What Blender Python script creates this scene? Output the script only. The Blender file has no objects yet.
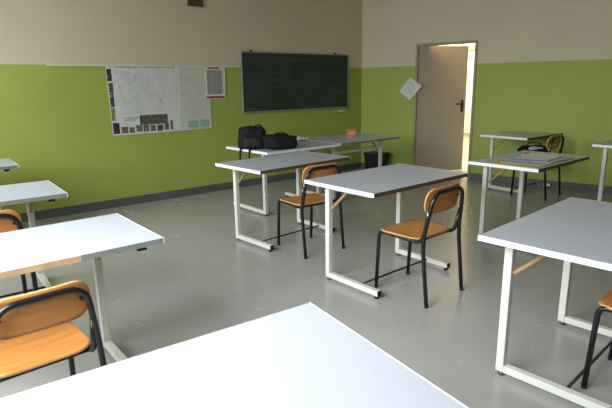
import bpy, bmesh, math, random
from mathutils import Vector, Matrix, noise
random.seed(7)
C = bpy.context.scene
SKY, WPOW, CPOW, EXPO = .6, 110, 270, 0.06
COL = C.collection
PI = math.pi

# ------------------------------------------------------------------ materials
def lin(c):
    return tuple(((v/255)/12.92 if v/255 <= .04045 else ((v/255+.055)/1.055)**2.4) for v in c) + (1,)

def mat(name, rgb, rough=.6, spec=.4, metal=0., var=0., scale=6., bump=0., bscale=80., stretch=None, coat=0.):
    m = bpy.data.materials.new(name); m.use_nodes = True
    nt = m.node_tree; b = nt.nodes['Principled BSDF']
    c = lin(rgb)
    b.inputs['Base Color'].default_value = c
    b.inputs['Roughness'].default_value = rough
    b.inputs['Specular IOR Level'].default_value = spec
    b.inputs['Metallic'].default_value = metal
    b.inputs['Coat Weight'].default_value = coat
    tc = nt.nodes.new('ShaderNodeTexCoord'); mp = nt.nodes.new('ShaderNodeMapping')
    nt.links.new(tc.outputs['Object'], mp.inputs['Vector'])
    if stretch: mp.inputs['Scale'].default_value = stretch
    if var:
        n = nt.nodes.new('ShaderNodeTexNoise'); n.inputs['Scale'].default_value = scale
        n.inputs['Detail'].default_value = 5
        nt.links.new(mp.outputs[0], n.inputs['Vector'])
        r = nt.nodes.new('ShaderNodeValToRGB')
        r.color_ramp.elements[0].position = .3; r.color_ramp.elements[1].position = .7
        r.color_ramp.elements[0].color = tuple(v*(1-var) for v in c[:3]) + (1,)
        r.color_ramp.elements[1].color = tuple(min(1, v*(1+var)) for v in c[:3]) + (1,)
        nt.links.new(n.outputs['Fac'], r.inputs[0]); nt.links.new(r.outputs[0], b.inputs['Base Color'])
    if bump:
        n2 = nt.nodes.new('ShaderNodeTexNoise'); n2.inputs['Scale'].default_value = bscale
        nt.links.new(mp.outputs[0], n2.inputs['Vector'])
        bp = nt.nodes.new('ShaderNodeBump'); bp.inputs['Strength'].default_value = bump; bp.inputs['Distance'].default_value = .01
        nt.links.new(n2.outputs['Fac'], bp.inputs['Height']); nt.links.new(bp.outputs[0], b.inputs['Normal'])
    return m

WAINSCOT = 1.683
def wall_paint():
    m = bpy.data.materials.new('two_tone_wall_paint'); m.use_nodes = True
    nt = m.node_tree; b = nt.nodes['Principled BSDF']; b.inputs['Specular IOR Level'].default_value = .2
    g = nt.nodes.new('ShaderNodeNewGeometry'); sp = nt.nodes.new('ShaderNodeSeparateXYZ')
    nt.links.new(g.outputs['Position'], sp.inputs[0])
    mt = nt.nodes.new('ShaderNodeMath'); mt.operation = 'GREATER_THAN'; mt.inputs[1].default_value = WAINSCOT
    nt.links.new(sp.outputs['Z'], mt.inputs[0])
    n = nt.nodes.new('ShaderNodeTexNoise'); n.inputs['Scale'].default_value = 1.6; n.inputs['Detail'].default_value = 6
    nt.links.new(g.outputs['Position'], n.inputs['Vector'])
    def ramp(a, c):
        r = nt.nodes.new('ShaderNodeValToRGB'); r.color_ramp.elements[0].position = .3; r.color_ramp.elements[1].position = .7
        r.color_ramp.elements[0].color = lin(a); r.color_ramp.elements[1].color = lin(c)
        nt.links.new(n.outputs['Fac'], r.inputs[0]); return r
    gr = ramp(GREEN_A, GREEN_B); cr = ramp(CREAM_A, CREAM_B)
    mx = nt.nodes.new('ShaderNodeMix'); mx.data_type = 'RGBA'
    nt.links.new(mt.outputs[0], mx.inputs['Factor'])
    nt.links.new(gr.outputs[0], mx.inputs['A']); nt.links.new(cr.outputs[0], mx.inputs['B'])
    nt.links.new(mx.outputs['Result'], b.inputs['Base Color'])
    ro = nt.nodes.new('ShaderNodeMapRange'); ro.inputs['To Min'].default_value = .55; ro.inputs['To Max'].default_value = .8
    nt.links.new(mt.outputs[0], ro.inputs['Value']); nt.links.new(ro.outputs[0], b.inputs['Roughness'])
    n2 = nt.nodes.new('ShaderNodeTexNoise'); n2.inputs['Scale'].default_value = 60
    nt.links.new(g.outputs['Position'], n2.inputs['Vector'])
    bp = nt.nodes.new('ShaderNodeBump'); bp.inputs['Strength'].default_value = .15; bp.inputs['Distance'].default_value = .004
    nt.links.new(n2.outputs['Fac'], bp.inputs['Height']); nt.links.new(bp.outputs[0], b.inputs['Normal'])
    return m

GREEN_A, GREEN_B = (160, 170, 82), (166, 176, 86)
CREAM_A, CREAM_B = (204, 192, 164), (210, 198, 169)

def floor_mat():
    m = bpy.data.materials.new('grey_linoleum'); m.use_nodes = True
    nt = m.node_tree; b = nt.nodes['Principled BSDF']
    g = nt.nodes.new('ShaderNodeNewGeometry')
    mp = nt.nodes.new('ShaderNodeMapping'); mp.inputs['Scale'].default_value = (1, 1, 1)
    nt.links.new(g.outputs['Position'], mp.inputs[0])
    n = nt.nodes.new('ShaderNodeTexNoise'); n.inputs['Scale'].default_value = 2.2; n.inputs['Detail'].default_value = 8; n.inputs['Roughness'].default_value = .7
    nt.links.new(mp.outputs[0], n.inputs['Vector'])
    r = nt.nodes.new('ShaderNodeValToRGB')
    r.color_ramp.elements[0].position = .3; r.color_ramp.elements[0].color = lin((160, 158, 151))
    r.color_ramp.elements[1].position = .72; r.color_ramp.elements[1].color = lin((167, 165, 158))
    nt.links.new(n.outputs['Fac'], r.inputs[0])
    # dark scuffs
    n3 = nt.nodes.new('ShaderNodeTexNoise'); n3.inputs['Scale'].default_value = 7; n3.inputs['Detail'].default_value = 3
    nt.links.new(mp.outputs[0], n3.inputs['Vector'])
    r3 = nt.nodes.new('ShaderNodeValToRGB'); r3.color_ramp.elements[0].position = .25; r3.color_ramp.elements[0].color = (.9, .9, .9, 1)
    r3.color_ramp.elements[1].position = .33; r3.color_ramp.elements[1].color = (1, 1, 1, 1)
    nt.links.new(n3.outputs['Fac'], r3.inputs[0])
    mx = nt.nodes.new('ShaderNodeMix'); mx.data_type = 'RGBA'; mx.blend_type = 'MULTIPLY'; mx.inputs['Factor'].default_value = 1
    nt.links.new(r.outputs[0], mx.inputs['A']); nt.links.new(r3.outputs[0], mx.inputs['B'])
    nt.links.new(mx.outputs['Result'], b.inputs['Base Color'])
    rr = nt.nodes.new('ShaderNodeMapRange'); rr.inputs['To Min'].default_value = .16; rr.inputs['To Max'].default_value = .34
    nt.links.new(n.outputs['Fac'], rr.inputs['Value']); nt.links.new(rr.outputs[0], b.inputs['Roughness'])
    b.inputs['Specular IOR Level'].default_value = .45
    return m

def plywood(name, a, c):
    m = bpy.data.materials.new(name); m.use_nodes = True
    nt = m.node_tree; b = nt.nodes['Principled BSDF']
    tc = nt.nodes.new('ShaderNodeTexCoord'); mp = nt.nodes.new('ShaderNodeMapping')
    mp.inputs['Scale'].default_value = (2, 30, 30)
    nt.links.new(tc.outputs['Object'], mp.inputs[0])
    n = nt.nodes.new('ShaderNodeTexNoise'); n.inputs['Scale'].default_value = 1.5; n.inputs['Detail'].default_value = 6
    nt.links.new(mp.outputs[0], n.inputs['Vector'])
    r = nt.nodes.new('ShaderNodeValToRGB'); r.color_ramp.elements[0].position = .3; r.color_ramp.elements[0].color = lin(a)
    r.color_ramp.elements[1].position = .7; r.color_ramp.elements[1].color = lin(c)
    nt.links.new(n.outputs['Fac'], r.inputs[0]); nt.links.new(r.outputs[0], b.inputs['Base Color'])
    b.inputs['Roughness'].default_value = .34
    return m

def board_mat():
    m = bpy.data.materials.new('chalkboard_slate'); m.use_nodes = True
    nt = m.node_tree; b = nt.nodes['Principled BSDF']; b.inputs['Roughness'].default_value = .62
    b.inputs['Specular IOR Level'].default_value = .25
    tc = nt.nodes.new('ShaderNodeTexCoord')
    mp = nt.nodes.new('ShaderNodeMapping'); mp.inputs['Scale'].default_value = (22, 1, 90)
    nt.links.new(tc.outputs['Object'], mp.inputs[0])
    n = nt.nodes.new('ShaderNodeTexNoise'); n.inputs['Scale'].default_value = 1; n.inputs['Detail'].default_value = 3
    nt.links.new(mp.outputs[0], n.inputs['Vector'])
    w = nt.nodes.new('ShaderNodeTexWave'); w.wave_type = 'BANDS'; w.bands_direction = 'Z'; w.inputs['Scale'].default_value = 3.2; w.inputs['Distortion'].default_value = .8
    nt.links.new(tc.outputs['Object'], w.inputs['Vector'])
    big = nt.nodes.new('ShaderNodeTexNoise'); big.inputs['Scale'].default_value = 2.6; big.inputs['Detail'].default_value = 3
    nt.links.new(tc.outputs['Object'], big.inputs['Vector'])
    def ss(src, a, c):
        q = nt.nodes.new('ShaderNodeMapRange'); q.interpolation_type = 'SMOOTHSTEP'
        q.inputs['From Min'].default_value = a; q.inputs['From Max'].default_value = c
        nt.links.new(src, q.inputs['Value']); return q.outputs[0]
    def mul(x, y):
        q = nt.nodes.new('ShaderNodeMath'); q.operation = 'MULTIPLY'
        for i, k in enumerate((x, y)):
            if isinstance(k, float): q.inputs[i].default_value = k
            else: nt.links.new(k, q.inputs[i])
        return q.outputs[0]
    f = mul(mul(ss(n.outputs['Fac'], .52, .62), ss(w.outputs['Fac'], .55, .8)), ss(big.outputs['Fac'], .42, .55))
    f = mul(f, .10)
    add = nt.nodes.new('ShaderNodeMath'); add.operation = 'ADD'
    nt.links.new(f, add.inputs[0]); nt.links.new(mul(big.outputs['Fac'], .06), add.inputs[1])
    mx = nt.nodes.new('ShaderNodeMix'); mx.data_type = 'RGBA'
    nt.links.new(add.outputs[0], mx.inputs['Factor'])
    mx.inputs['A'].default_value = lin((36, 54, 46)); mx.inputs['B'].default_value = lin((190, 200, 190))
    nt.links.new(mx.outputs['Result'], b.inputs['Base Color'])
    return m

def spotted(name, cols, scale=30., rough=.6):
    m = bpy.data.materials.new(name); m.use_nodes = True
    nt = m.node_tree; b = nt.nodes['Principled BSDF']; b.inputs['Roughness'].default_value = rough
    tc = nt.nodes.new('ShaderNodeTexCoord')
    n = nt.nodes.new('ShaderNodeTexNoise'); n.inputs['Scale'].default_value = scale; n.inputs['Detail'].default_value = 3
    nt.links.new(tc.outputs['Object'], n.inputs['Vector'])
    r = nt.nodes.new('ShaderNodeValToRGB'); cr = r.color_ramp
    while len(cr.elements) < len(cols): cr.elements.new(.5)
    for i, c in enumerate(cols):
        cr.elements[i].position = .3 + .4*i/(len(cols)-1); cr.elements[i].color = lin(c)
    nt.links.new(n.outputs['Fac'], r.inputs[0]); nt.links.new(r.outputs[0], b.inputs['Base Color'])
    return m

def emis(name, rgb, s):
    m = bpy.data.materials.new(name); m.use_nodes = True
    b = m.node_tree.nodes['Principled BSDF']; b.inputs['Base Color'].default_value = lin(rgb)
    b.inputs['Emission Color'].default_value = lin(rgb); b.inputs['Emission Strength'].default_value = s
    return m

M = dict(
    wall=wall_paint(), floor=floor_mat(),
    plaster=mat('white_plaster', (222, 220, 212), .85, var=.03),
    cream=mat('cream_plaster', (226, 214, 190), .8, var=.03),
    skirt=mat('grey_skirting', (92, 95, 92), .5, var=.08),
    laminate=mat('pale_grey_laminate', (182, 185, 190), .38, .4, var=.015, scale=14, bump=.04, bscale=200),
    whiteedge=mat('white_edge_band', (240, 241, 243), .3),
    greyedge=mat('grey_edge_band', (128, 130, 122), .5, var=.1, scale=20),
    brownedge=mat('dark_wood_edge', (92, 70, 50), .55, var=.2, scale=20),
    tanedge=mat('bare_wood_edge', (188, 158, 124), .55, var=.15, scale=20),
    under=mat('chipboard_underside', (140, 112, 80), .8, var=.12, scale=30),
    frame=mat('white_painted_steel', (214, 213, 202), .38, .5, var=.05, scale=10),
    beech=mat('beech_brace', (158, 122, 80), .5, var=.15, scale=20),
    black=mat('black_painted_steel', (20, 20, 22), .3, .5),
    rubber=mat('black_rubber', (24, 23, 22), .7),
    brass=mat('worn_metal_foot', (120, 98, 66), .5, metal=.4),
    rod=mat('dark_steel_rod', (62, 60, 58), .45, metal=.5),
    ply=plywood('varnished_plywood', (180, 114, 54), (202, 136, 70)),
    plyedge=mat('plywood_edge', (205, 160, 105), .5),
    steel=mat('galvanised_rivet', (190, 190, 186), .35, metal=.8),
    board=board_mat(), alu=mat('dull_aluminium', (150, 150, 144), .5, metal=.3),
    door=mat('beige_door_paint', (176, 166, 150), .55, var=.03, scale=3),
    dframe=mat('beige_door_frame', (158, 142, 116), .5),
    darkplastic=mat('black_plastic', (18, 20, 22), .45),
    cloth=mat('black_nylon', (15, 15, 17), .75, .3, var=.3, scale=30, bump=.4, bscale=60),
    cloth2=mat('black_nylon_panel', (22, 22, 25), .6, .3, var=.3, scale=40),
    paper=mat('white_paper', (214, 214, 212), .7, var=.03, scale=10),
    print=mat('printed_newsprint', (176, 178, 188), .7, var=.16, scale=60),
    map=spotted('faded_map_print', [(196, 200, 186), (206, 206, 204), (212, 210, 208), (200, 204, 188)], 5),
    map2=spotted('faded_map_margin', [(190, 192, 172), (204, 200, 188), (198, 196, 178)], 6),
    red=mat('red_print', (172, 40, 48), .6), ink=mat('grey_ink', (110, 110, 112), .7),
    palegrey=mat('pale_table_print', (160, 158, 156), .7, var=.08, scale=30),
    teal=mat('teal_print', (138, 180, 160), .6, var=.08, scale=30),
    yellow=mat('yellow_card', (196, 178, 70), .6), orange=mat('orange_card', (214, 120, 62), .6),
    salmon=mat('salmon_card', (212, 128, 96), .6, var=.05), vent=mat('brown_vent', (96, 84, 62), .6),
    duct=mat('ivory_duct', (212, 205, 186), .5),
    glass=None,
)
gm = bpy.data.materials.new('clear_glass'); gm.use_nodes = True
gb = gm.node_tree.nodes['Principled BSDF']; gb.inputs['Transmission Weight'].default_value = 1; gb.inputs['Roughness'].default_value = 0; gb.inputs['IOR'].default_value = 1.01
M['glass'] = gm

# ------------------------------------------------------------------ mesh helpers
class MB:
    def __init__(s): s.bm = bmesh.new(); s.mats = []
    def mi(s, m):
        if m not in s.mats: s.mats.append(m)
        return s.mats.index(m)
    def quadbox(s, pts, m):
        """8 points: 4 bottom ccw, 4 top ccw"""
        v = [s.bm.verts.new(p) for p in pts]; k = s.mi(m)
        for f in ((3, 2, 1, 0), (4, 5, 6, 7), (0, 1, 5, 4), (1, 2, 6, 5), (2, 3, 7, 6), (3, 0, 4, 7)):
            fc = s.bm.faces.new([v[i] for i in f]); fc.material_index = k
        return v
    def box(s, x0, x1, y0, y1, z0, z1, m, M4=None):
        p = [(x0, y0, z0), (x1, y0, z0), (x1, y1, z0), (x0, y1, z0), (x0, y0, z1), (x1, y0, z1), (x1, y1, z1), (x0, y1, z1)]
        if M4: p = [M4 @ Vector(q) for q in p]
        return s.quadbox(p, m)
    def prism(s, outline, f, m, steps=1):
        """outline: list of 2d pts; f(u,v,t) -> 3d, t=0/1 the two faces"""
        k = s.mi(m); rings = []
        for t in range(steps+1):
            rings.append([s.bm.verts.new(f(u, v, t/steps)) for u, v in outline])
        n = len(outline)
        for a, b in zip(rings, rings[1:]):
            for i in range(n):
                fc = s.bm.faces.new((a[i], a[(i+1) % n], b[(i+1) % n], b[i])); fc.material_index = k
        for r, rev in ((rings[0], True), (rings[-1], False)):
            fc = s.bm.faces.new(list(reversed(r)) if rev else r); fc.material_index = k
    def tube(s, path, r, m, seg=10, flat=None, cap=True):
        """sweep a circle (or a flat ellipse: flat=(ru, rv)) along path"""
        P = [Vector(p) for p in path]; k = s.mi(m); rings = []
        t0 = (P[1]-P[0]).normalized()
        up = Vector((0, 0, 1)) if abs(t0.z) < .9 else Vector((0, 1, 0))
        u = t0.cross(up).normalized()
        for i, p in enumerate(P):
            t = ((P[min(i+1, len(P)-1)]-P[max(i-1, 0)])).normalized()
            u = (u - t*u.dot(t)).normalized(); w = t.cross(u)
            ra, rb = flat if flat else (r, r)
            rings.append([s.bm.verts.new(p + u*ra*math.cos(2*PI*j/seg) + w*rb*math.sin(2*PI*j/seg)) for j in range(seg)])
        for a, b in zip(rings, rings[1:]):
            for j in range(seg):
                fc = s.bm.faces.new((a[j], a[(j+1) % seg], b[(j+1) % seg], b[j])); fc.material_index = k; fc.smooth = True
        if cap:
            s.bm.faces.new(list(reversed(rings[0]))).material_index = k
            s.bm.faces.new(rings[-1]).material_index = k
    def build(s, name, parent=None, loc=None, bevel=0., subsurf=0):
        bmesh.ops.recalc_face_normals(s.bm, faces=s.bm.faces)
        me = bpy.data.meshes.new(name); s.bm.to_mesh(me); s.bm.free()
        for m in s.mats: me.materials.append(m)
        o = bpy.data.objects.new(name, me); COL.objects.link(o)
        if loc is not None: o.location = loc
        if parent: o.parent = parent
        if bevel:
            b = o.modifiers.new('bevel', 'BEVEL'); b.width = bevel; b.segments = 2; b.limit_method = 'ANGLE'
        if subsurf:
            b = o.modifiers.new('sub', 'SUBSURF'); b.levels = subsurf; b.render_levels = subsurf
        return o

def fillet(pts, rad, n=6):
    P = [Vector(p) for p in pts]; out = [P[0]]
    for i in range(1, len(P)-1):
        a, b, c = P[i-1], P[i], P[i+1]
        r = rad[i] if isinstance(rad, (list, tuple)) else rad
        r = min(r, (a-b).length*.49, (c-b).length*.49)
        p0 = b+(a-b).normalized()*r; p1 = b+(c-b).normalized()*r
        for k in range(n+1):
            t = k/n; out.append(p0*(1-t)**2 + b*2*t*(1-t) + p1*t*t)
    out.append(P[-1]); return out

def rrect(w, h, r, n=6):
    o = []
    for cx, cy, a0 in ((w/2-r, h/2-r, 0), (-w/2+r, h/2-r, 90), (-w/2+r, -h/2+r, 180), (w/2-r, -h/2+r, 270)):
        for k in range(n+1):
            a = math.radians(a0+90*k/n); o.append((cx+r*math.cos(a), cy+r*math.sin(a)))
    return o

def tag(o, label=None, cat=None, group=None, kind=None):
    for k, v in (('label', label), ('category', cat), ('group', group), ('kind', kind)):
        if v: o[k] = v
    return o
def empty(name, loc=(0, 0, 0), rz=0):
    o = bpy.data.objects.new(name, None); COL.objects.link(o); o.location = loc; o.rotation_euler = (0, 0, rz)
    o.empty_display_size = .1
    return o

# ------------------------------------------------------------------ the room
XC, YC = 6.626, 5.668              # corner of the two walls in view
aL, aR = -.076, .152
dL = Vector((-math.cos(aL), -math.sin(aL), 0)); nL = Vector((dL.y, -dL.x, 0))       # away from the corner, along the board wall
if nL.y > 0: nL = -nL
dR = Vector((math.sin(aR), -math.cos(aR), 0)); nR = Vector((dR.y, -dR.x, 0))
if nR.x > 0: nR = -nR
C0 = Vector((XC, YC, 0))
H = 3.1
Z = Vector((0, 0, 1))
def WL(s, z, d=0): return C0 + dL*s + nL*d + Z*z
def WR(s, z, d=0): return C0 + dR*s + nR*d + Z*z
def slab(mb, F, s0, s1, z0, z1, d0, d1, m):
    return mb.quadbox([F(s0, z0, d0), F(s1, z0, d0), F(s1, z0, d1), F(s0, z0, d1), F(s0, z1, d0), F(s1, z1, d0), F(s1, z1, d1), F(s0, z1, d1)], m)
LW = 7.40                         # length of the board wall
RW = 8.6                         # length of the door wall
XW = WL(LW, 0).x                 # window wall
YB = WR(RW, 0).y
T = .14
def struct(o): o['kind'] = 'structure'; return o

DS0, DS1, DTOP = 1.0, 1.905, 1.985
b = MB(); slab(b, WL, -.3, LW+.3, 0, H, 0, -.2, M['wall']); struct(b.build('wall_left'))
b = MB()
slab(b, WR, 0, DS0, 0, H, 0, -T, M['wall']); slab(b, WR, DS1, RW, 0, H, 0, -T, M['wall']); slab(b, WR, DS0, DS1, DTOP, H, 0, -T, M['wall'])
struct(b.build('wall_right'))
YBR = WR(RW, 0).y; XBR = WR(RW, 0).x
b = MB(); b.box(XW-.3, XBR+.3, YBR-.2, YBR, 0, H, M['wall']); struct(b.build('wall_back'))
# window wall with two wide windows
WIN = [(-2.4, -.3), (.5, 2.85), (3.8, 5.7)]
WP = [.2, .92, .68]
WZ0, WZ1 = .95, 2.75
YT = WL(LW, 0).y
b = MB(); ys = [YBR] + [v for w in WIN for v in w] + [YT]
for i in range(0, len(ys), 2): b.box(XW-.2, XW, ys[i], ys[i+1], 0, H, M['wall'])
for y0, y1 in WIN:
    b.box(XW-.2, XW, y0, y1, 0, WZ0, M['wall']); b.box(XW-.2, XW, y0, y1, WZ1, H, M['wall'])
struct(b.build('wall_window'))
for y0, y1 in WIN:
    fr = MB(); n = 3
    for k in range(n+1):
        yy = y0+(y1-y0)*k/n; fr.box(XW-.12, XW-.06, max(y0, yy-.03), min(y1, yy+.03), WZ0, WZ1, M['frame'])
    fr.box(XW-.12, XW-.06, y0, y1, WZ0, WZ0+.06, M['frame']); fr.box(XW-.12, XW-.06, y0, y1, WZ1-.06, WZ1, M['frame'])
    struct(fr.build('window_%d' % (1+WIN.index((y0, y1)))))
XE = WR(0, 0).x + 4
b = MB(); b.box(XW-.3, XE+1, YBR-.3, YT+1.2, -.12, 0, M['floor']); struct(b.build('floor'))
b = MB(); b.box(XW-.3, XBR+.3, YBR-.3, YT+.3, H, H+.1, M['plaster']); struct(b.build('ceiling'))
b = MB(); slab(b, WL, .013, LW, 0, .1, .012, 0, M['skirt']); struct(b.build('baseboard_left'))
b = MB(); slab(b, WR, .001, DS0-.024, 0, .1, .012, 0, M['skirt']); slab(b, WR, DS1+.024, RW, 0, .1, .012, 0, M['skirt']); struct(b.build('baseboard_right'))
# ivory cable duct along the colour change
b = MB(); slab(b, WL, 2.36, 4.80, 1.668, 1.70, .014, 0, M['duct']); struct(b.build('trim_1', bevel=.003))

# doorway
dr = empty('door_1', WR(DS0, 0)); dr['kind'] = 'structure'
inv = Matrix.Translation(-WR(DS0, 0))
def lpart(mb, name, parent=dr, M4=inv, **k):
    mb.bm.transform(M4); return mb.build(name, parent, **k)
b = MB(); fw = .022
slab(b, WR, DS0-fw, DS0+.012, 0, DTOP+fw, .018, -T-.01, M['dframe']); slab(b, WR, DS1-.012, DS1+fw, 0, DTOP+fw, .018, -T-.01, M['dframe'])
slab(b, WR, DS0+.012, DS1-.012, DTOP-.012, DTOP+fw, .018, -T-.01, M['dframe'])
lpart(b, 'door_frame')
phi = math.radians(DOOR_OPEN := 52)
hinge = WR(DS0+.014, 0, -.03)
ld = (dR*math.cos(phi) - nR*math.sin(phi)).normalized(); ln_ = Vector((ld.y, -ld.x, 0))
if ln_.dot(nR) < 0: ln_ = -ln_
def LF(s, z, d=0): return hinge + ld*s + ln_*d + Z*z
lw = .845
b = MB(); slab(b, LF, 0, lw, .012, DTOP-.004, 0, -.042, M['door']); leaf = lpart(b, 'door_leaf', bevel=.003)
b = MB(); slab(b, LF, lw-.085, lw-.045, .96, 1.15, .006, 0, M['black'])
b.tube(fillet([LF(lw-.065, 1.09, 0), LF(lw-.065, 1.09, .05), LF(lw-.2, 1.09, .05)], .015), .011, M['black'])
lpart(b, 'door_handle', leaf)

# the corridor behind the door
b = MB(); slab(b, WR, -1.5, -.001, 0, H, 0, -T, M['cream']); slab(b, WR, -1.6, 6, 0, H, -2.4, -2.55, M['cream'])
slab(b, WR, -1.6, -1.5, 0, H, 0, -2.4, M['cream']); slab(b, WR, 5.9, 6, 0, H, -T, -2.4, M['cream'])
struct(b.build('wall_corridor'))
b = MB(); slab(b, WR, -1.5, 6, H, H+.1, -T, -2.55, M['plaster']); struct(b.build('ceiling_corridor'))
b = MB(); slab(b, WR, -1.5, 5.9, .40, .46, -2.37, -2.4, M['alu']); struct(b.build('trim_2'))
b = MB(); slab(b, WR, -1.5, 5.9, 2.02, 2.09, -2.37, -2.4, M['alu']); struct(b.build('trim_3'))
cl = empty('added_corridor_light', WR(-.3, H-.06, -1.25)); tag(cl, 'added unseen ceiling light that brightens the corridor behind the door', 'lamp')  # invented fixture, out of view, put in to brighten the corridor wall
b = MB(); slab(b, WR, -.9, .3, H-.05, H, -1.1, -1.4, M['frame']); b.bm.transform(Matrix.Translation(-cl.location)); b.build('housing', cl)
b = MB(); slab(b, WR, -.85, .25, H-.07, H-.05, -1.13, -1.37, emis('added_lamp_glow', (255, 238, 208), 30)); b.bm.transform(Matrix.Translation(-cl.location)); b.build('diffuser', cl)

# ------------------------------------------------------------------ things on the walls
RL = Matrix((( -dL.x, -nL.x, 0, 0), (-dL.y, -nL.y, 0, 0), (0, 0, 1, 0), (0, 0, 0, 1)))   # local x to the right along the wall, y into the wall
def wall_thing(name, s, z, *t):
    o = empty(name, (0, 0, 0)); o.matrix_world = Matrix.Translation(WL(s, z)) @ RL
    tag(o, *t); return o
def wbox(mb, s_ref, z_ref, s0, s1, z0, z1, d0, d1, m):
    """box in wall-thing coordinates; s grows to the left on the wall"""
    mb.box(min(s_ref-s0, s_ref-s1), max(s_ref-s0, s_ref-s1), -d1, -d0, z0-z_ref, z1-z_ref, m)

S0, ZB = 1.345, 1.055
bb = wall_thing('blackboard', S0, ZB, 'wide dark green blackboard with faint chalk writing in a thin aluminium frame', 'blackboard')
b = MB(); wbox(b, S0, ZB, .345, 2.34, 1.065, 1.872, .012, .028, M['board']); b.build('writing_surface', bb)
b = MB()
for a in ((.330, .345, 1.052, 1.882), (2.34, 2.355, 1.052, 1.882), (.345, 2.34, 1.052, 1.068), (.345, 2.34, 1.87, 1.885)):
    wbox(b, S0, ZB, *a, .004, .034, M['alu'])
b.build('frame', bb, bevel=.003)
for s in (.60, 2.18):
    b = MB(); wbox(b, S0, ZB, s-.02, s+.02, 1.882, 1.908, 0, .016, M['rubber']); b.build('bracket', bb)
b = MB(); wbox(b, S0, ZB, .36, .70, .988, .995, 0, .045, M['duct']); ct = b.build('chalk_tray', bb)
b = MB(); wbox(b, S0, ZB, .44, .52, .9955, 1.012, .012, .038, M['paper']); e_ = b.build('chalk_duster'); e_.matrix_world = bb.matrix_world
tag(e_, 'pale duster lying on the small chalk tray under the blackboard', 'duster')
b = MB(); wbox(b, S0, ZB, .33, .36, .985, 1.055, 0, .012, M['alu']); b.build('tray_bracket', bb); b = MB(); wbox(b, S0, ZB, .70, .72, .985, 1.055, 0, .012, M['alu']); b.build('tray_bracket', bb)

S0, ZB = 3.51, 1.27
mp = wall_thing('wall_map', S0, ZB, 'large pale paper map with a border of small photos pinned left of the blackboard', 'map')
def sheet(pts, d, th, m, name, parent, s_ref, z_ref, n=1):
    b = MB(); b.prism([(s_ref-s, z-z_ref) for s, z in pts], lambda u, v, t: Vector((u, -d-th*t, v)), m); return b.build(name, parent)
sheet([(4.18, 1.678), (3.263, 1.688), (3.28, .872), (4.17, .868)], .002, .003, M['paper'], 'sheet', mp, S0, ZB)
sheet([(3.27, 1.688), (2.85, 1.69), (2.846, .876), (3.30, .866)], .004, .003, M['map2'], 'sheet', mp, S0, ZB)
sheet([(4.06, 1.62), (3.30, 1.63), (3.31, 1.12), (4.05, 1.11)], .0055, .001, M['map'], 'map_print', mp, S0, ZB)
pics = [(4.174, 1.644, 4.119, 1.504), (4.165, 1.482, 4.115, 1.368), (4.165, 1.363, 4.118, 1.207), (4.166, 1.197, 4.122, 1.043), (4.162, 1.019, 4.085, 0.889), (4.065, 0.967, 3.985, 0.888), (3.969, 0.957, 3.905, 0.887), (3.882, 0.979, 3.808, 0.899), (3.794, 0.973, 3.723, 0.893), (3.704, 0.968, 3.636, 0.892), (3.614, 0.967, 3.532, 0.89), (3.517, 0.976, 3.457, 0.899), (3.437, 1.012, 3.4, 0.895), (3.83, 1.096, 3.468, 0.977)]
pc = [[(60, 76, 50), (30, 34, 30), (170, 175, 165)], [(190, 120, 50), (70, 50, 40), (170, 110, 60)], [(50, 80, 90), (40, 50, 45), (140, 160, 160)], [(60, 120, 130), (150, 150, 60), (40, 50, 40)],
      [(40, 36, 34), (70, 56, 50), (30, 30, 26)], [(150, 100, 90), (110, 90, 70), (140, 130, 110)], [(60, 80, 56), (100, 120, 90), (60, 60, 50)], [(150, 150, 70), (50, 60, 40), (190, 190, 180)],
      [(120, 110, 70), (80, 90, 60), (150, 140, 120)], [(110, 120, 90), (70, 70, 50), (160, 160, 150)], [(90, 110, 90), (60, 60, 50), (150, 150, 140)], [(120, 80, 60), (80, 90, 60), (160, 140, 120)], [(110, 110, 100), (140, 110, 90), (90, 90, 80)], [(34, 40, 36), (120, 110, 60), (44, 70, 80), (70, 116, 134)]]
plab = {13: 'wide landscape photo in blue and ochre', 4: 'dark photo in the lower left corner of the map', 0: 'photo of a dark green tree'}
for i, (a, z1, c, z0) in enumerate(pics):
    b = MB(); wbox(b, S0, ZB, c, a, z0, z1, .004, .0065, spotted('printed_photo_%d' % i, pc[i], 26))
    o = b.build('photo_print', mp)
    if i in plab: o['label'] = plab[i]
for a, z1, c, z0 in [(3.189, 0.991, 3.044, 0.902), (3.018, 0.996, 2.882, 0.904)]:
    b = MB(); wbox(b, S0, ZB, c, a, z0, z1, .006, .0082, M['teal']); tag(b.build('legend_panel', mp), 'pale teal legend panel')
b = MB()
random.seed(3)
s = 4.07
while s > 3.32:
    w = random.uniform(.02, .06); wbox(b, S0, ZB, s-w, s, 1.652, 1.667, .004, .006, M['palegrey']); s -= w+.015
for z, (x0, x1) in ((1.068, (3.86, 4.02)), (1.045, (3.90, 4.02)), (1.602, (3.99, 4.073))):
    s = x1
    while s > x0:
        w = random.uniform(.012, .03); wbox(b, S0, ZB, s-w, s, z-.005, z+.005, .004, .0062, M['ink']); s -= w+.008
b.build('printed_text', mp)
# thin lines on the map
b = MB()
for k in range(16):
    s = random.uniform(3.4, 4.0); z = random.uniform(1.15, 1.55); pts = []
    for j in range(9):
        pts.append((S0-s, -.0072, z-ZB)); s += random.uniform(-.035, .03); z += random.uniform(-.03, .03)
        s = min(max(s, 3.34), 4.04); z = min(max(z, 1.13), 1.6)
    b.tube(pts, .0012, M['teal'] if k % 2 else M['palegrey'], seg=4)
b.build('map_lines', mp)

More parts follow.
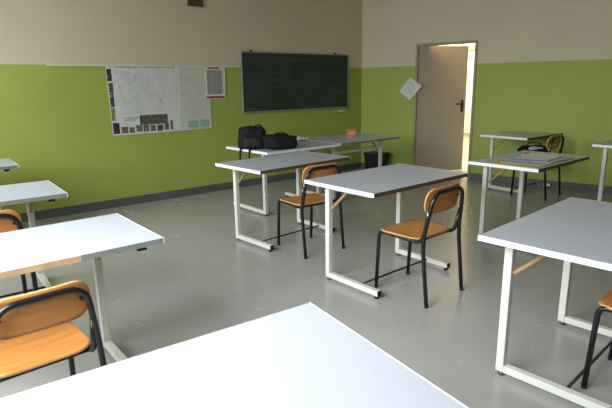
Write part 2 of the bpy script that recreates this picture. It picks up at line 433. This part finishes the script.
S0, ZB = 2.76, 1.48
nt_ = wall_thing('notice_sheet', S0, ZB, 'small white notice with red bands at top and bottom beside the map', 'notice')
sheet([(2.903, 1.70), (2.603, 1.704), (2.618, 1.258), (2.912, 1.257)], .009, .003, M['paper'], 'sheet', nt_, S0, ZB)
b = MB(); wbox(b, S0, ZB, 2.69, 2.865, 1.65, 1.685, .011, .0135, M['red']); tag(b.build('red_band', nt_), 'short red band at the top'); b = MB(); wbox(b, S0, ZB, 2.632, 2.905, 1.268, 1.296, .011, .0135, M['red']); tag(b.build('red_band', nt_), 'long red band at the bottom')
b = MB(); wbox(b, S0, ZB, 2.65, 2.885, 1.32, 1.635, .011, .0128, M['palegrey'])
random.seed(5)
for k in range(13):
    z = 1.62-.023*k
    for s0 in (2.88, 2.79, 2.72):
        w = random.uniform(.02, .055); wbox(b, S0, ZB, s0-w, s0, z-.006, z, .0125, .0138, M['ink'])
b.build('printed_table', nt_)

S0, ZB = 2.98, 2.45
vt = wall_thing('air_vent', S0, ZB, 'small brown slatted air vent high on the cream wall', 'vent')
b = MB()
for a in ((3.075, 3.09, 2.41, 2.53), (2.875, 2.89, 2.41, 2.53), (2.89, 3.075, 2.41, 2.425), (2.89, 3.075, 2.515, 2.53)): wbox(b, S0, ZB, *a, 0, .02, M['vent'])
b.build('frame', vt)
b = MB(); wbox(b, S0, ZB, 2.89, 3.075, 2.425, 2.515, 0, .004, M['brownedge'])
for k in range(4): wbox(b, S0, ZB, 2.89, 3.075, 2.428+.022*k, 2.436+.022*k, .003, .015, M['vent'])
b.build('slats', vt)

# sheet hung askew beside the door frame
b = MB()
pp = [(.904, 1.515), (.72, 1.302), (.899, 1.163), (1.105, 1.377)]
b.prism(pp, lambda u, v, t: WR(u, v, .021+.002*t), M['paper']); 
o = b.build('paper_notice'); tag(o, 'white paper hung askew on its corner over the left edge of the door frame', 'notice')
b = MB(); f_ = lambda k: [( .91+(u-.91)*k, 1.34+(v-1.34)*k) for u, v in pp]
b2 = MB(); 
for i in range(7):
    t0 = .16+.1*i; A = Vector(pp[0]).lerp(Vector(pp[1]), t0); B = Vector(pp[3]).lerp(Vector(pp[2]), t0)
    a = A.lerp(B, .14); c = A.lerp(B, .8 if i % 3 else .6)
    b2.tube([WR(a.x, a.y, .0235), WR(c.x, c.y, .0235)], .0022, M['palegrey'], seg=4)
b.bm.free(); b2.build('printed_text', o)

# ------------------------------------------------------------------ desks
HT = .75
def desk(name, x, y, r, L, W, label, a=.087, e=.159, F=.477, near='greyedge', near2=None, tilt=0., crossbar=False, rightwood=False, latch=False, group='school desks set out in the classroom', seed=0, h=HT, foot_rod=True, frame_off=0., xo=0.):
    """local +y is the side of the posts; the user sits at -y"""
    t = empty(name, (x, y, 0), r); tag(t, label, 'desk', group)
    th = .026
    yo = frame_off
    Mt = Matrix.Translation((0, W/2-.1, h)) @ Matrix.Rotation(tilt, 4, 'X') @ Matrix.Translation((0, -W/2+.1, -h))
    e2 = .004
    b = MB(); b.box(-L/2+e2, L/2-e2, -W/2+e2, W/2-e2, h-.004, h, M['laminate'], Mt); b.box(-L/2+e2, L/2-e2, -W/2+e2, W/2-e2, h-th, h-.004, M['under'], Mt)
    top = b.build('tabletop', t)
    for sx in (-1, 1):
        m = M['tanedge'] if (rightwood and sx == 1) else M['whiteedge']
        w2 = .018 if (rightwood and sx == 1) else e2
        b = MB(); x0, x1 = sorted((sx*(L/2-e2), sx*(L/2-e2+w2))); b.box(x0, x1, -W/2, W/2, h-th, h+.0005, m, Mt)
        o = b.build('edge_strip', top)
        o['label'] = 'bare wood end strip' if (rightwood and sx == 1) else 'white end strip'
    for sy in (-1, 1):
        y0, y1 = sorted((sy*(W/2-e2), sy*W/2))
        b = MB()
        if sy == -1 and near2:
            xs = near2
            b.box(-L/2+e2, xs, y0, y1, h-th, h, M['tanedge'], Mt); b.box(xs, L/2-e2, y0, y1, h-th, h, M[near], Mt)
        else: b.box(-L/2+e2, L/2-e2, y0, y1, h-th, h, M[near], Mt)
        b.build('edge_strip', top)
    py = W/2-a+yo; hb = h-th
    for sx in (-1, 1):
        X = sx*(L/2-e)+xo
        b = MB(); pw = .020; pd = .020
        zt = hb + (math.sin(tilt)*(py-W/2+.1))
        b.box(X-pd, X+pd, py-pw, py+pw, .022, zt-.001, M['frame'])
        leg = b.build('side_frame', t, bevel=.004)
        b = MB(); b.box(X-.019, X+.019, py-F-.022, py-pw-.0005, .022, .060, M['frame']); b.box(X-.0195, X+.0195, py-F-.026, py-F-.0222, .021, .061, M['rubber']); b.build('foot', leg, bevel=.004)
        for q in (py-.005, py-F):
            b = MB(); b.tube([(X, q, 0.0), (X, q, .022)], .016, M['brass'] if q > py-.1 else M['rubber'], seg=12); b.build('foot_pad', leg)
        # beech brace from post up to the top
        b = MB(); q0 = Vector((X, py-.024, hb-.175)); q1 = Vector((X, py-.20, hb-.012+math.sin(tilt)*(-.1)))
        dd = (q1-q0).normalized(); nn = Vector((0, -dd.z, dd.y))*.008
        pts = [q0-nn+Vector((-.006, 0, 0)), q0-nn+Vector((.006, 0, 0)), q1-nn+Vector((.006, 0, 0)), q1-nn+Vector((-.006, 0, 0)),
               q0+nn+Vector((-.006, 0, 0)), q0+nn+Vector((.006, 0, 0)), q1+nn+Vector((.006, 0, 0)), q1+nn+Vector((-.006, 0, 0))]
        b.quadbox(pts, M['beech']); b.build('brace', t)
        b = MB(); b.box(X-.015, X+.015, max(-W/2+.05, py-.42), py-pw-.001, hb-.024, hb-.002, M['frame'], Mt); b.build('top_rail', t)
    if foot_rod:
        b = MB(); q = py-F*.64; b.tube([(xo-(L/2-e)+.0195, q, .045), (xo+(L/2-e)-.0195, q, .045)], .008, M['rod'], seg=8); b.build('foot_rod', t)
    if crossbar:
        b = MB(); b.box(-(L/2-e)+.023, (L/2-e)-.023, py-.012, py+.012, .585, .625, M['frame']); b.build('crossbar', t, bevel=.003)
    if latch:
        b = MB(); b.box(L/2-.115, L/2-.075, -W/2+.03, -W/2+.06, hb-.022, hb-.001, M['rubber']); b.tube([(L/2-.085, -W/2+.03, hb-.012), (L/2-.085, -W/2+.012, hb-.012)], .006, M['rubber'], seg=8); b.build('latch', t)
    return t

desk('school_desk', 3.035, 2.32, -.05, 1.09, .69, 'grey-topped desk in the centre of the room, with a chair pushed up to it', xo=-.065, e=.14, a=.187, near='brownedge')
desk('school_desk', 3.07, 3.558, -.002, 1.106, .66, 'grey-topped desk between the central desk and the desks with the black bags', near='brownedge')
desk('school_desk', 2.656, .734, -.009, 1.095, .70, 'large grey-topped desk at the right edge with a bare wood strip on its far end', near='brownedge', rightwood=True)
desk('school_desk', .592, 2.459, -.07, .984, .63, 'bright white-topped desk at left with a tan stretch along its near edge', near='greyedge', near2=.12, latch=True, foot_rod=False)
desk('school_desk', .499, .840, -.148, 1.0, .68, 'glaring white-topped desk filling the bottom foreground', tilt=.05, near='greyedge')
desk('school_desk', .645, 3.885, -.104, .984, .63, 'grey-topped desk at the left edge behind the bright white desk', near='greyedge', latch=True)
desk('school_desk', .77, 5.53, -.10, .98, .62, 'desk in the far left against the green wall, only its end in view', near='greyedge', latch=True, foot_rod=False)
desk('school_desk', 3.83, 4.455, PI-.045, 1.06, .80, 'desk carrying the two black bags in front of the blackboard', a=.24, F=.62, e=.13, near='whiteedge', foot_rod=False, crossbar=True)
desk('school_desk', 4.92, 4.405, PI-.045, 1.10, .80, 'desk with a salmon box on it, right of the desk with the bags', a=.24, F=.62, e=.12, near='greyedge', foot_rod=False, crossbar=True)
desk('school_desk', 4.593, 1.916, -.048, 1.011, .63, 'desk in front of the door side wall with papers spread on a yellow folder', near='brownedge')
desk('school_desk', 6.76, 2.929, -.107, 1.001, .66, 'farthest desk on the right, against the green wall beside the doorway', near='brownedge')
desk('school_desk', 6.56, 1.53, -.06, 1.0, .63, 'desk cut off by the right edge of the picture, near the green wall', near='brownedge')

# ------------------------------------------------------------------ chairs
def make_chair():
    t = empty('school_chair')
    r = .0135
    # rear legs and back hoop: one bent tube
    hw = .21; hoop = [(-hw, -.235, .012), (-hw, -.185, .44), (-hw+.045, -.232, .76), (hw-.045, -.232, .76), (hw, -.185, .44), (hw, -.235, .012)]
    b = MB(); b.tube(fillet(hoop, [0, .1, .085, .085, .1, 0], 8), r, M['black'], seg=12); b.build('back_hoop', t)
    fw_ = .186
    for sx in (-1, 1):
        X = sx*fw_
        b = MB()
        p = [(X, .215, .012), (X, .195, .432), (X, -.165, .420), (X, -.205, .60)]
        b.tube(fillet(p, [0, .05, .06, 0], 8), r, M['black'], seg=12)
        leg = b.build('leg_frame', t)
        for q, xx in ((.215, X), (-.235, sx*hw)):
            b = MB(); b.tube([(xx, q, 0), (xx, q, .016)], .014, M['rubber'], seg=12); b.build('foot_cap', leg)
        b = MB(); b.tube([(X, -.203, .592), (X+sx*.006, -.208, .60), (X+sx*.006, -.205, .64)], .0075, M['steel'], seg=8); b.build('back_fixing', leg)
    b = MB(); b.tube([(-fw_, .12, .425), (fw_, .12, .425)], .009, M['black'], seg=8); b.build('cross_tube', t); b = MB(); b.tube([(-fw_, -.12, .42), (fw_, -.12, .42)], .009, M['black'], seg=8); b.build('cross_tube', t)
    # seat
    b = MB(); out = rrect(.40, .40, .07, 8)
    N = 12
    def grid(fn, w, h_, rad, th, nrm):
        """plate with rounded corners, curved by fn(u,v); built as a prism of vertical strips"""
        k = b.mi(M['ply']); ke = b.mi(M['plyedge'])
        def half(x):
            ax = abs(x)
            if ax <= w/2-rad: return h_/2
            d = ax-(w/2-rad); return h_/2-rad+math.sqrt(max(0, rad*rad-d*d))
        xs = [-w/2*math.cos(PI*i/22) for i in range(23)]; ny = 10; top = []; bot = []
        for x in xs:
            hh = max(half(x), 1e-3); ys_ = [-hh+2*hh*j/ny for j in range(ny+1)]
            top.append([b.bm.verts.new(Vector(fn(x, y_))+Vector(nrm)*th) for y_ in ys_]); bot.append([b.bm.verts.new(fn(x, y_)) for y_ in ys_])
        n = len(xs)
        for i in range(n-1):
            for j in range(ny):
                for g, fl in ((top, 0), (bot, 1)):
                    q = [g[i][j], g[i+1][j], g[i+1][j+1], g[i][j+1]]
                    if fl: q.reverse()
                    f = b.bm.faces.new(q); f.material_index = k; f.smooth = True
            for j in (0, ny):
                f = b.bm.faces.new((top[i][j], bot[i][j], bot[i+1][j], top[i+1][j])); f.material_index = ke
        for i in (0, n-1):
            for j in range(ny):
                f = b.bm.faces.new((top[i][j], bot[i][j], bot[i][j+1], top[i][j+1])); f.material_index = ke
    def seat_fn(x, y_): return (x, y_+.03, .438 - .010*math.cos(x/.2*PI/2)*(1 if abs(y_) < .12 else max(0, 1-(abs(y_)-.12)/.08)) - .016*max(0, (y_-.12)/.08)**2 + .006*max(0, (-y_-.12)/.08)**2)
    grid(seat_fn, .40, .375, .085, .009, (0, 0, 1)); b.build('seat', t)
    b = MB()
    s_ = .08/.36
    def back_fn(x, y_):
        z = .696+y_
        return (x, -.206 - (z-.696)*.15 + .022*(x/.2)**2, z)
    grid(back_fn, .385, .172, .07, .009, (0, 1, .2)); b.build('backrest', t)
    for sx in (-1, 1):
        b = MB(); b.tube([(sx*.15, -.213, .70), (sx*.15, -.188, .70)], .006, M['black'], seg=10); b.build('rivet', t)
    return t
def kids(o): return [c for c in COL.objects if c.parent == o]
def copy_tree(o, parent=None):
    c = o.copy(); COL.objects.link(c)
    if parent: c.parent = parent
    for ch in kids(o): copy_tree(ch, c)
    return c
proto = make_chair()
spots = [(2.88, 1.93, -.03, 'wooden chair with black tube frame pushed up to the central desk'),
         (3.00, 3.17, -.12, 'wooden chair with black tube frame between the central desk and the desk behind it'),
         (2.62, .445, -.02, 'chair cut off by the right edge of the picture, under the large desk there'),
         (.465, 2.11, -.02, 'large orange-brown chair seen from behind at lower left, in front of the glaring white desk'),
         (.555, 3.36, -.14, 'chair at the left edge behind the bright white desk, only a backrest corner in view'),
         (6.50, 2.62, -.02, 'chair by the green wall with a black bag on its seat')]
for i, (x, y, rz, lb) in enumerate(spots):
    c = proto if i == 0 else copy_tree(proto)
    c.location = (x, y, 0); c.rotation_euler = (0, 0, rz); tag(c, lb, 'chair', 'school chairs at the desks')
    if i == 3: c.scale = (.93, .93, .93)

# ------------------------------------------------------------------ bags and small things
def blob(mb, c, size, m, e=.55, nz=.012, seed=0., nu=40, nv=24, squash=None):
    """soft box: super-ellipsoid with cloth wrinkles"""
    k = mb.mi(m); rows = []
    def sg(v, p): return math.copysign(abs(v)**p, v)
    for j in range(nv+1):
        ph = -PI/2+PI*j/nv; row = []
        for i in range(nu):
            th = 2*PI*i/nu
            p = Vector((sg(math.cos(ph), e)*sg(math.cos(th), e)*size[0], sg(math.cos(ph), e)*sg(math.sin(th), e)*size[1], sg(math.sin(ph), e)*size[2]))
            if squash: p = Vector(squash(p))
            d = noise.noise(p*9+Vector((seed, 0, 0)))*nz*1.6 + noise.noise(p*25+Vector((0, seed, 0)))*nz*.7
            p += p.normalized()*d
            p.z = max(p.z, -size[2])
            row.append(mb.bm.verts.new(Vector(c)+p))
            if j in (0, nv): break
        rows.append(row)
    for a, b_ in zip(rows, rows[1:]):
        for i in range(nu):
            i2 = (i+1) % nu
            v = [a[i % len(a)], a[i2 % len(a)], b_[i2 % len(b_)], b_[i % len(b_)]]
            v = list(dict.fromkeys(v))
            if len(v) >= 3:
                f = mb.bm.faces.new(v); f.material_index = k; f.smooth = True

ang = -math.radians(43)
bp_ = empty('backpack', (3.395, 4.49, HT+.001), ang+.1); tag(bp_, 'taller black backpack slumped upright on the left end of the desk', 'backpack')
b = MB(); blob(b, (0, .02, .122), (.15, .10, .122), M['cloth'], .55, .024, 1, squash=lambda p: (p.x*(1.02-.35*p.z), p.y*(1-.9*p.z), p.z)); b.build('body', bp_)
b = MB(); blob(b, (.02, -.07, .07), (.12, .05, .065), M['cloth2'], .5, .01, 3); b.build('front_pocket', bp_)
b = MB(); b.tube(fillet([(.04, .05, .225), (.055, .04, .252), (.11, .02, .252), (.125, .02, .21)], .02), .009, M['cloth2']); b.build('handle', bp_)
def hang(pts): 
    b = MB(); b.tube(fillet(pts, .03, 5), 0, M['cloth'], seg=8, flat=(.012, .010)); return b.build('strap', bp_)
cs, sn = math.cos(-ang), math.sin(-ang)
def to_local(p, o): 
    q = Matrix.Rotation(-o.rotation_euler.z, 3, 'Z') @ (Vector(p)-o.location); return q
P1 = [(3.40, 4.46, .86), (3.35, 4.52, .80), (3.315, 4.545, .762), (3.285, 4.553, .755), (3.275, 4.55, .66), (3.27, 4.54, .60)]
P2 = [(3.39, 4.36, .86), (3.345, 4.375, .79), (3.315, 4.38, .758), (3.28, 4.382, .755), (3.272, 4.38, .67), (3.27, 4.37, .60)]
hang([to_local(p, bp_) for p in P1]); hang([to_local(p, bp_) for p in P2])
for k, p in enumerate([(.02, -.125, .03), (.08, -.115, .035)]):
    b = MB(); b.box(p[0]-.008, p[0]+.008, p[1]-.006, p[1]+.006, p[2]-.008, p[2]+.008, M['steel']); b.build('buckle', bp_)
sb = empty('shoulder_bag', (3.59, 4.245, HT+.001), ang+.2); tag(sb, 'lower rounded black bag lying at the right of the backpack', 'bag')
b = MB(); blob(b, (0, .0, .08), (.185, .10, .08), M['cloth'], .65, .022, 7); b.build('body', sb)
b = MB(); b.tube(fillet([(-.13, -.02, .10), (-.06, -.04, .165), (.06, -.04, .17), (.14, -.02, .10)], .05), 0, M['cloth2'], seg=8, flat=(.004, .014)); b.build('handle', sb)
b = MB(); b.tube(fillet([(.13, -.03, .06), (.12, -.10, .02), (.02, -.13, .012), (-.10, -.13, .008), (-.14, -.08, .02)], .04, 6), 0, M['cloth2'], seg=8, flat=(.012, .005)); b.build('strap', sb)

# crumpled paper and salmon box on the desks by the blackboard
b = MB(); random.seed(2)
k = b.mi(M['paper']); nx = 9; g = [[b.bm.verts.new((-.10+.2*i/8+random.uniform(-.006, .006), -.07+.14*j/8+random.uniform(-.006, .006), .006+abs(noise.noise(Vector((i*.5, j*.6, 3))))*.07)) for j in range(9)] for i in range(9)]
for i in range(8):
    for j in range(8): b.bm.faces.new((g[i][j], g[i+1][j], g[i+1][j+1], g[i][j+1])).material_index = k
o = b.build('paper_sheet'); o.location = (4.30, 4.66, HT+.001); o.rotation_euler = (0, 0, .2)
md = o.modifiers.new('thick', 'SOLIDIFY'); md.thickness = .002; md.offset = 1
tag(o, 'crumpled white paper on the desk right of the black bags', 'paper')
bx = empty('small_box', (5.06, 4.50, HT), ang+.2); tag(bx, 'small salmon coloured box on the desk near the corner', 'box')
b = MB(); b.box(-.052, .052, -.04, .04, 0, .075, M['salmon']); b.build('body', bx, bevel=.003)
b = MB(); b.box(-.054, .054, -.042, .042, .0755, .095, M['salmon']); b.build('lid', bx, bevel=.003)
b = MB(); b.box(-.035, .035, -.0425, -.0405, .025, .06, mat('pale_pink_print', (228, 160, 130), .6)); b.build('printed_panel', bx)

# black bin on the floor by the door-side wall
wb = empty('waste_bin', WR(.42, 0, .19)); wb.rotation_euler = (0, 0, aR); tag(wb, 'black waste bin on the floor in the corner left of the door', 'bin')
b = MB(); out = rrect(.27, .34, .04, 5); b.prism(out, lambda u, v, t: Vector((u*(.86+.14*t), v*(.86+.14*t), .001+.30*t)), M['darkplastic'], 4); b.build('body', wb)
b = MB(); out = rrect(.30, .37, .05, 5); b.prism(out, lambda u, v, t: Vector((u, v, .301+.018*t)), M['darkplastic']); b.build('rim', wb)

# papers on the desk in front of the door-side wall
DX, DY, DR = 4.593, 1.916, -.048
def on_desk(lx, ly, z=0):
    return (DX+lx*math.cos(DR)-ly*math.sin(DR), DY+lx*math.sin(DR)+ly*math.cos(DR), HT+z)
def flat(name, lx, ly, z, w, h_, rz, m, th, label, cat, group=None, curl=0.):
    b = MB(); n = 8; k = b.mi(m); ra = []; rb = []
    for i in range(n+1):
        x = -w/2+w*i/n; zz = curl*(abs(x)/(w/2))**2
        ra.append([b.bm.verts.new((x, y_, zz)) for y_ in (-h_/2, h_/2)]); rb.append([b.bm.verts.new((x, y_, zz+th)) for y_ in (-h_/2, h_/2)])
    for i in range(n):
        for q in ((rb[i][0], rb[i+1][0], rb[i+1][1], rb[i][1]), (ra[i][1], ra[i+1][1], ra[i+1][0], ra[i][0]), (ra[i][0], ra[i+1][0], rb[i+1][0], rb[i][0]), (rb[i][1], rb[i+1][1], ra[i+1][1], ra[i][1])):
            b.bm.faces.new(q).material_index = k
    b.bm.faces.new((ra[0][0], rb[0][0], rb[0][1], ra[0][1])).material_index = k; b.bm.faces.new((ra[n][0], ra[n][1], rb[n][1], rb[n][0])).material_index = k
    o = b.build(name); o.location = on_desk(lx, ly, z); o.rotation_euler = (0, 0, DR+rz); tag(o, label, cat, group); return o
flat('folder', -.25, -.07, .001, .46, .42, .0, M['yellow'], .003, 'yellow card folder lying under the papers on the desk', 'folder')
flat('paper_sheet', -.23, -.09, .0045, .30, .36, .10, M['print'], .003, 'nearest grey printed sheets lying on the yellow folder', 'paper')
flat('paper_sheet', .03, -.13, .0080, .42, .28, -.06, M['print'], .003, 'grey printed sheets reaching to the right over the middle of the desk', 'paper')
flat('paper_sheet', -.12, .03, .0115, .30, .20, .22, M['print'], .002, 'whitish sheet on the left of the paper pile, turned askew', 'paper')
flat('paper_sheet', .06, -.05, .0140, .42, .28, .12, M['paper'], .002, 'topmost white sheet at the far right of the paper pile', 'paper', curl=.006)
flat('booklet', .26, .13, .001, .20, .09, .1, M['orange'], .012, 'orange booklet at the far edge of the desk behind the papers', 'booklet')

# black bag on the seat of the chair by the wall
cb = empty('handbag', (6.44, 2.66, .447), -.6); tag(cb, 'black bag with pale markings on the seat of the chair by the green wall', 'bag')
b = MB(); blob(b, (0, 0, .10), (.19, .13, .10), M['cloth'], .6, .016, 11); b.build('body', cb)
b = MB(); blob(b, (-.02, -.07, .16), (.11, .05, .03), M['print'], .6, .01, 13, nu=20, nv=12); tag(b.build('pale_flap', cb), 'pale grey flap')
b = MB(); b.tube(fillet([(-.12, 0, .15), (-.08, -.02, .24), (.08, -.02, .23), (.13, 0, .15)], .05), .007, M['cloth2']); b.build('handle', cb)

# ------------------------------------------------------------------ camera (29.65 mm on a 36 mm frame = 504 px on 612)
pi_, ro_, ya_ = .235, -.015, .753
fwv = Vector((math.sin(ya_)*math.cos(pi_), math.cos(ya_)*math.cos(pi_), -math.sin(pi_)))
rv = Vector((math.cos(ya_), -math.sin(ya_), 0)); uv = rv.cross(fwv)
r2 = rv*math.cos(ro_)+uv*math.sin(ro_); u2 = -rv*math.sin(ro_)+uv*math.cos(ro_)
cam = bpy.data.cameras.new('camera'); co = bpy.data.objects.new('camera', cam); COL.objects.link(co)
cam.lens = 504.05/612*36; cam.sensor_width = 36; cam.clip_start = .02
R = Matrix((r2, u2, -fwv)).transposed().to_4x4(); R.translation = Vector((0, 0, 1.446)); co.matrix_world = R
C.camera = co

# ------------------------------------------------------------------ light: overcast daylight through the windows, plus an added corridor fill
w = bpy.data.worlds.new('sky'); C.world = w; w.use_nodes = True
bg = w.node_tree.nodes['Background']; bg.inputs[0].default_value = (.80, .90, 1.0, 1); bg.inputs[1].default_value = SKY
for i, (y0, y1) in enumerate(WIN):
    l = bpy.data.lights.new('window_daylight', 'AREA'); l.shape = 'RECTANGLE'; l.size = WZ1-WZ0-.1; l.size_y = y1-y0-.1
    l.energy = WPOW*WP[i]; l.color = (.87, .93, 1.0)
    o = bpy.data.objects.new('window_daylight', l); COL.objects.link(o)
    l.spread = math.radians([115, 115, 140][i])
    o.location = (XW-.03, (y0+y1)/2, (WZ0+WZ1)/2); o.rotation_euler = (0, -PI/2+math.radians([42, 40, 28][i]), 0)
l = bpy.data.lights.new('corridor_fill', 'AREA'); l.size = 1.8; l.energy = CPOW; l.color = (1, .90, .76)  # added warm fill below the corridor ceiling, brightens the door gap
o = bpy.data.objects.new('corridor_fill', l); COL.objects.link(o); o.location = WR(.2, H-.12, -1.5)
C.view_settings.view_transform = 'Standard'; C.view_settings.look = 'None'; C.view_settings.gamma = 1; C.view_settings.use_curve_mapping = False
C.view_settings.exposure = EXPO
